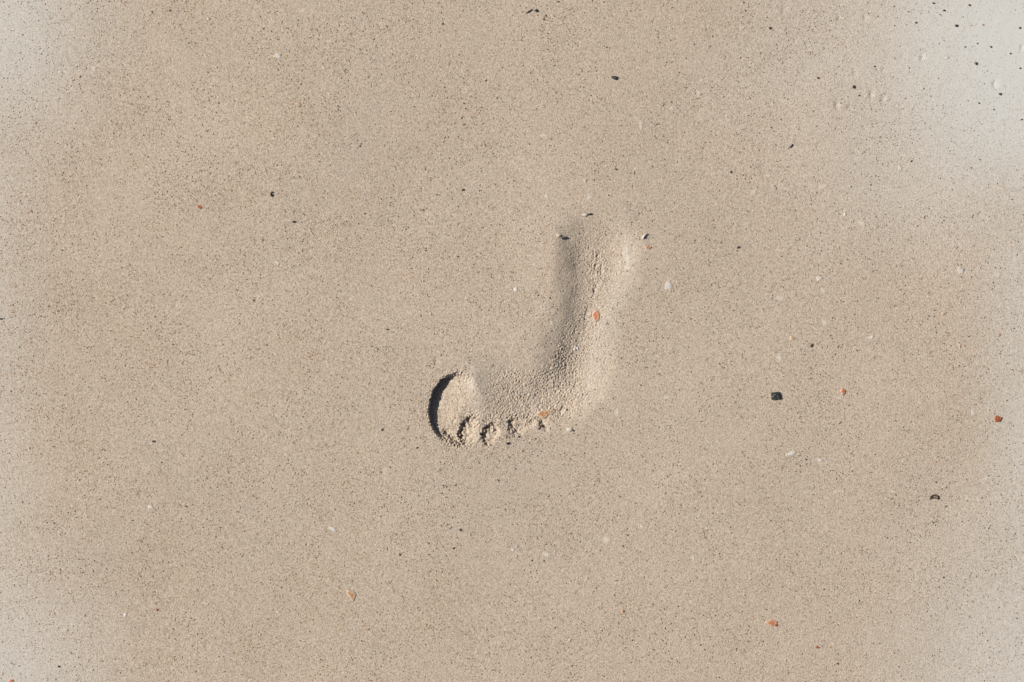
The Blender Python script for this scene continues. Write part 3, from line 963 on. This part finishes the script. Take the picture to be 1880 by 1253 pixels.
# pale shell bits (seen as soft whitish spots)
for (px, py, w, h, t, m, rot, lb) in [
    (510, 103, 13, 12, .8, M_WHITE, 0, 'round white shell bit high on the left sand'),
    (594, 125, 6, 7, .4, M_CHALK, 0, 'small pale shell bit right of the round white one'),
    (510, 484, 8, 9, 1.0, M_WHITE, .2, 'bright white shell bit on the left sand, level with the heel'),
    (474, 545, 9, 9, .5, M_CHALK, 0, 'soft pale shell bit beside a black speck at left'),
    (645, 549, 10, 6, .5, M_CHALK, .3, 'pale sliver on the sand left of the arch'),
    (947, 532, 9, 9, .9, M_WHITE, 0, 'white shell bit just left of the heel'),
    (1228, 525, 12, 26, .9, M_WHITE, 0, 'tall white shell bit standing out right of the heel'),
    (1058, 641, 10, 11, 1.2, M_WHITE, 0, 'white shell bit inside the arch of the footprint'),
    (1013, 594, 5, 12, .7, M_CHALK, .7, 'thin pale splinter on the left rim of the arch'),
    (1151, 470, 14, 50, .2, M_CHALK, 0, 'long faint painted highlight on the right rim of the heel'),  # highlight on the lit rim, laid on as a pale flake
    (1153, 492, 14, 7, .9, M_CHALK, 0, 'white chip added to brighten the foot of the painted heel highlight'),  # added to brighten the rim that faces the sun
    (1133, 757, 9, 17, .6, M_CHALK, 0, 'pale shell bit right of the little toe'),
    (1453, 833, 20, 11, .9, M_WHITE, .5, 'slanted white shell flake below the charcoal stone'),
    (1506, 845, 9, 8, .8, M_WHITE, 0, 'small white shell bit right of the slanted flake'),
    (1504, 512, 9, 13, .9, M_WHITE, -.5, 'white shell bit right of the tall white one'),
    (1512, 534, 8, 14, .5, M_CHALK, 0, 'chalky smear below the right-hand white shell bit'),
    (1433, 548, 15, 11, .6, M_CHALK, 0, 'broad chalky bit left of the right-hand smear'),
    (1515, 593, 10, 13, .6, M_CHALK, 0, 'chalky bit above the pinhead white shell'),
    (1600, 620, 8, 7, 1.0, M_WHITE, 0, 'pinhead bright white shell at the right'),
    (1763, 497, 13, 14, .9, M_WHITE, 0, 'white shell bit near the right edge, upper half'),
    (1831, 504, 14, 12, .5, M_CHALK, 0, 'chalky bit right of the white shell near the edge'),
    (1283, 172, 8, 17, .7, M_CHALK, 0, 'upright pale shell bit above a black speck at upper right'),
    (1288, 148, 7, 9, .6, M_CHALK, 0, 'smaller pale bit just above the upright pale shell'),
    (1236, 200, 12, 9, .5, M_CHALK, 0, 'chalky bit left of and below the upright pale shell'),
    (1177, 230, 8, 17, .6, M_CHALK, 0, 'narrow chalky bit right of and above the heart-shaped pebble'),
    (999, 249, 15, 9, .7, M_CHALK, 0, 'broad pale shell bit high above the heel'),
    (1003, 360, 9, 13, .6, M_CHALK, 0, 'pale shell bit just above the white heel pebble'),
    (1082, 362, 12, 10, .4, M_CHALK, 0, 'faint chalky bit directly over the heel'),
    (1410, 323, 14, 7, .8, M_CHALK, 0, 'pale flat bit right of the tailed black pebble'),
    (1384, 353, 10, 12, .5, M_CHALK, 0, 'soft pale bit below the pale flat one at upper right'),
    (1652, 308, 9, 10, .9, M_WHITE, 0, 'pale shell bit left of the lone black oval'),
    (1511, 343, 17, 10, .7, M_CHALK, .3, 'large chalky flake in the right half above the middle'),
    (1583, 410, 17, 12, .6, M_CHALK, -.5, 'chalky flake below the large one at right'),
    (1551, 394, 5, 11, .9, M_WHITE, 0, 'slim white splinter at right above the middle'),
    (1835, 346, 28, 12, .6, M_CHALK, 0, 'wide faint chalky patch at the right edge'),
    (1739, 106, 9, 6, .8, M_WHITE, 0, 'white bit in the pale corner left of the biggest grain'),
    (277, 931, 9, 10, .9, M_WHITE, 0, 'round white shell bit on the lower left sand'),
    (230, 1129, 8, 9, .9, M_WHITE, 0, 'white shell bit beside a dark red grain at lower left'),
    (119, 1158, 10, 10, .4, M_CHALK, 0, 'faint chalky bit near the bottom left corner'),
    (173, 126, 12, 10, .5, M_CHALK, 0, 'soft pale bit in the upper left sand'),
    (611, 972, 15, 9, .8, M_WHITE, -.4, 'white shell sliver low left of the middle'),
    (1177, 967, 14, 8, .7, M_CHALK, 0, 'pale flake below and right of the footprint'),
    (1114, 992, 17, 12, .5, M_CHALK, 0, 'large faint chalky bit below the footprint'),
    (1003, 1018, 12, 12, .6, M_CHALK, 0, 'pale bit above two black specks'),
    (1272, 1026, 11, 11, .7, M_CHALK, 0, 'pale shell bit on the lower sand right of the middle'),
    (1640, 903, 13, 5, .5, M_CHALK, 0, 'thin pale streak left of the arched twig'),
    (1797, 917, 8, 12, .6, M_CHALK, 0, 'pale bit right of the arched twig'),
    (1786, 757, 9, 15, .5, M_CHALK, 0, 'soft pale bit left of the rust-red almond pebble'),
    (1541, 731, 14, 4, .6, M_CHALK, 0, 'pale sliver under the small orange chip'),
    (1431, 657, 10, 14, .4, M_CHALK, 0, 'faint chalky bit above the charcoal stone'),
    (1224, 730, 11, 9, .5, M_CHALK, 0, 'soft pale bit between footprint and charcoal stone'),
    (942, 1010, 5, 8, .8, M_WHITE, 0, 'slim white chip low in the middle'),
    (557, 20, 9, 8, .5, M_CHALK, 0, 'faint pale bit at the top edge left of the middle'),
]:
    flake(px, py, w * 1.15, h * 1.15, t * (.42 if m is M_WHITE else .22), m, lb, group=G_WHITE, rot=rot, lump=.35)

# crumbs of sand pushed up round the print (uncountable)
def crumbs():
    rr = random.Random(3)
    bm = bmesh.new()
    seeds = []
    for i in range(900):
        k = rr.random()
        if k < .45:
            pts = RIM if rr.random() < .6 else rr.choice(SCARPS)[0]
            j = rr.randrange(len(pts) - 1)
            t = rr.random()
            x = pts[j][0] + (pts[j + 1][0] - pts[j][0]) * t + rr.gauss(0, 6)
            y = pts[j][1] + (pts[j + 1][1] - pts[j][1]) * t + rr.gauss(0, 6)
        else:
            j = rr.choice([(1040, 650, 34, 45), (950, 705, 60, 28), (1090, 500, 22, 60), (900, 785, 60, 22)])
            x = rr.gauss(j[0], j[2])
            y = rr.gauss(j[1], j[3])
        if 760 < x < 1150 and 390 < y < 840:
            seeds.append((x, y, rr.uniform(.3, 1.0) ** 1.5 * 1.3 * S + .25 * S))
    zz = height(np.array([s[0] for s in seeds]), np.array([s[1] for s in seeds]))
    for (x, y, r), z in zip(seeds, zz):
        wx, wy = P(x, y)
        ret = bmesh.ops.create_icosphere(bm, subdivisions=1, radius=r)
        for v in ret['verts']:
            k = rr.uniform(.75, 1.2)
            v.co = Vector((v.co.x * k + wx, v.co.y * k + wy, v.co.z * k * .75 + float(z) + r * .15))
    me = bpy.data.meshes.new('sand_crumbs')
    bm.to_mesh(me)
    bm.free()
    ca = me.color_attributes.new('sandmix', 'FLOAT_COLOR', 'POINT')
    ca.data.foreach_set('color', np.tile([0, .5, .3, 1], len(me.vertices)).astype(np.float32))
    me.materials.append(SAND)
    o = bpy.data.objects.new('sand_crumbs', me)
    COL.objects.link(o)
    tag(o, 'small crumbs of beige sand broken off in and around the footprint', 'crumbs', kind='stuff')


crumbs()
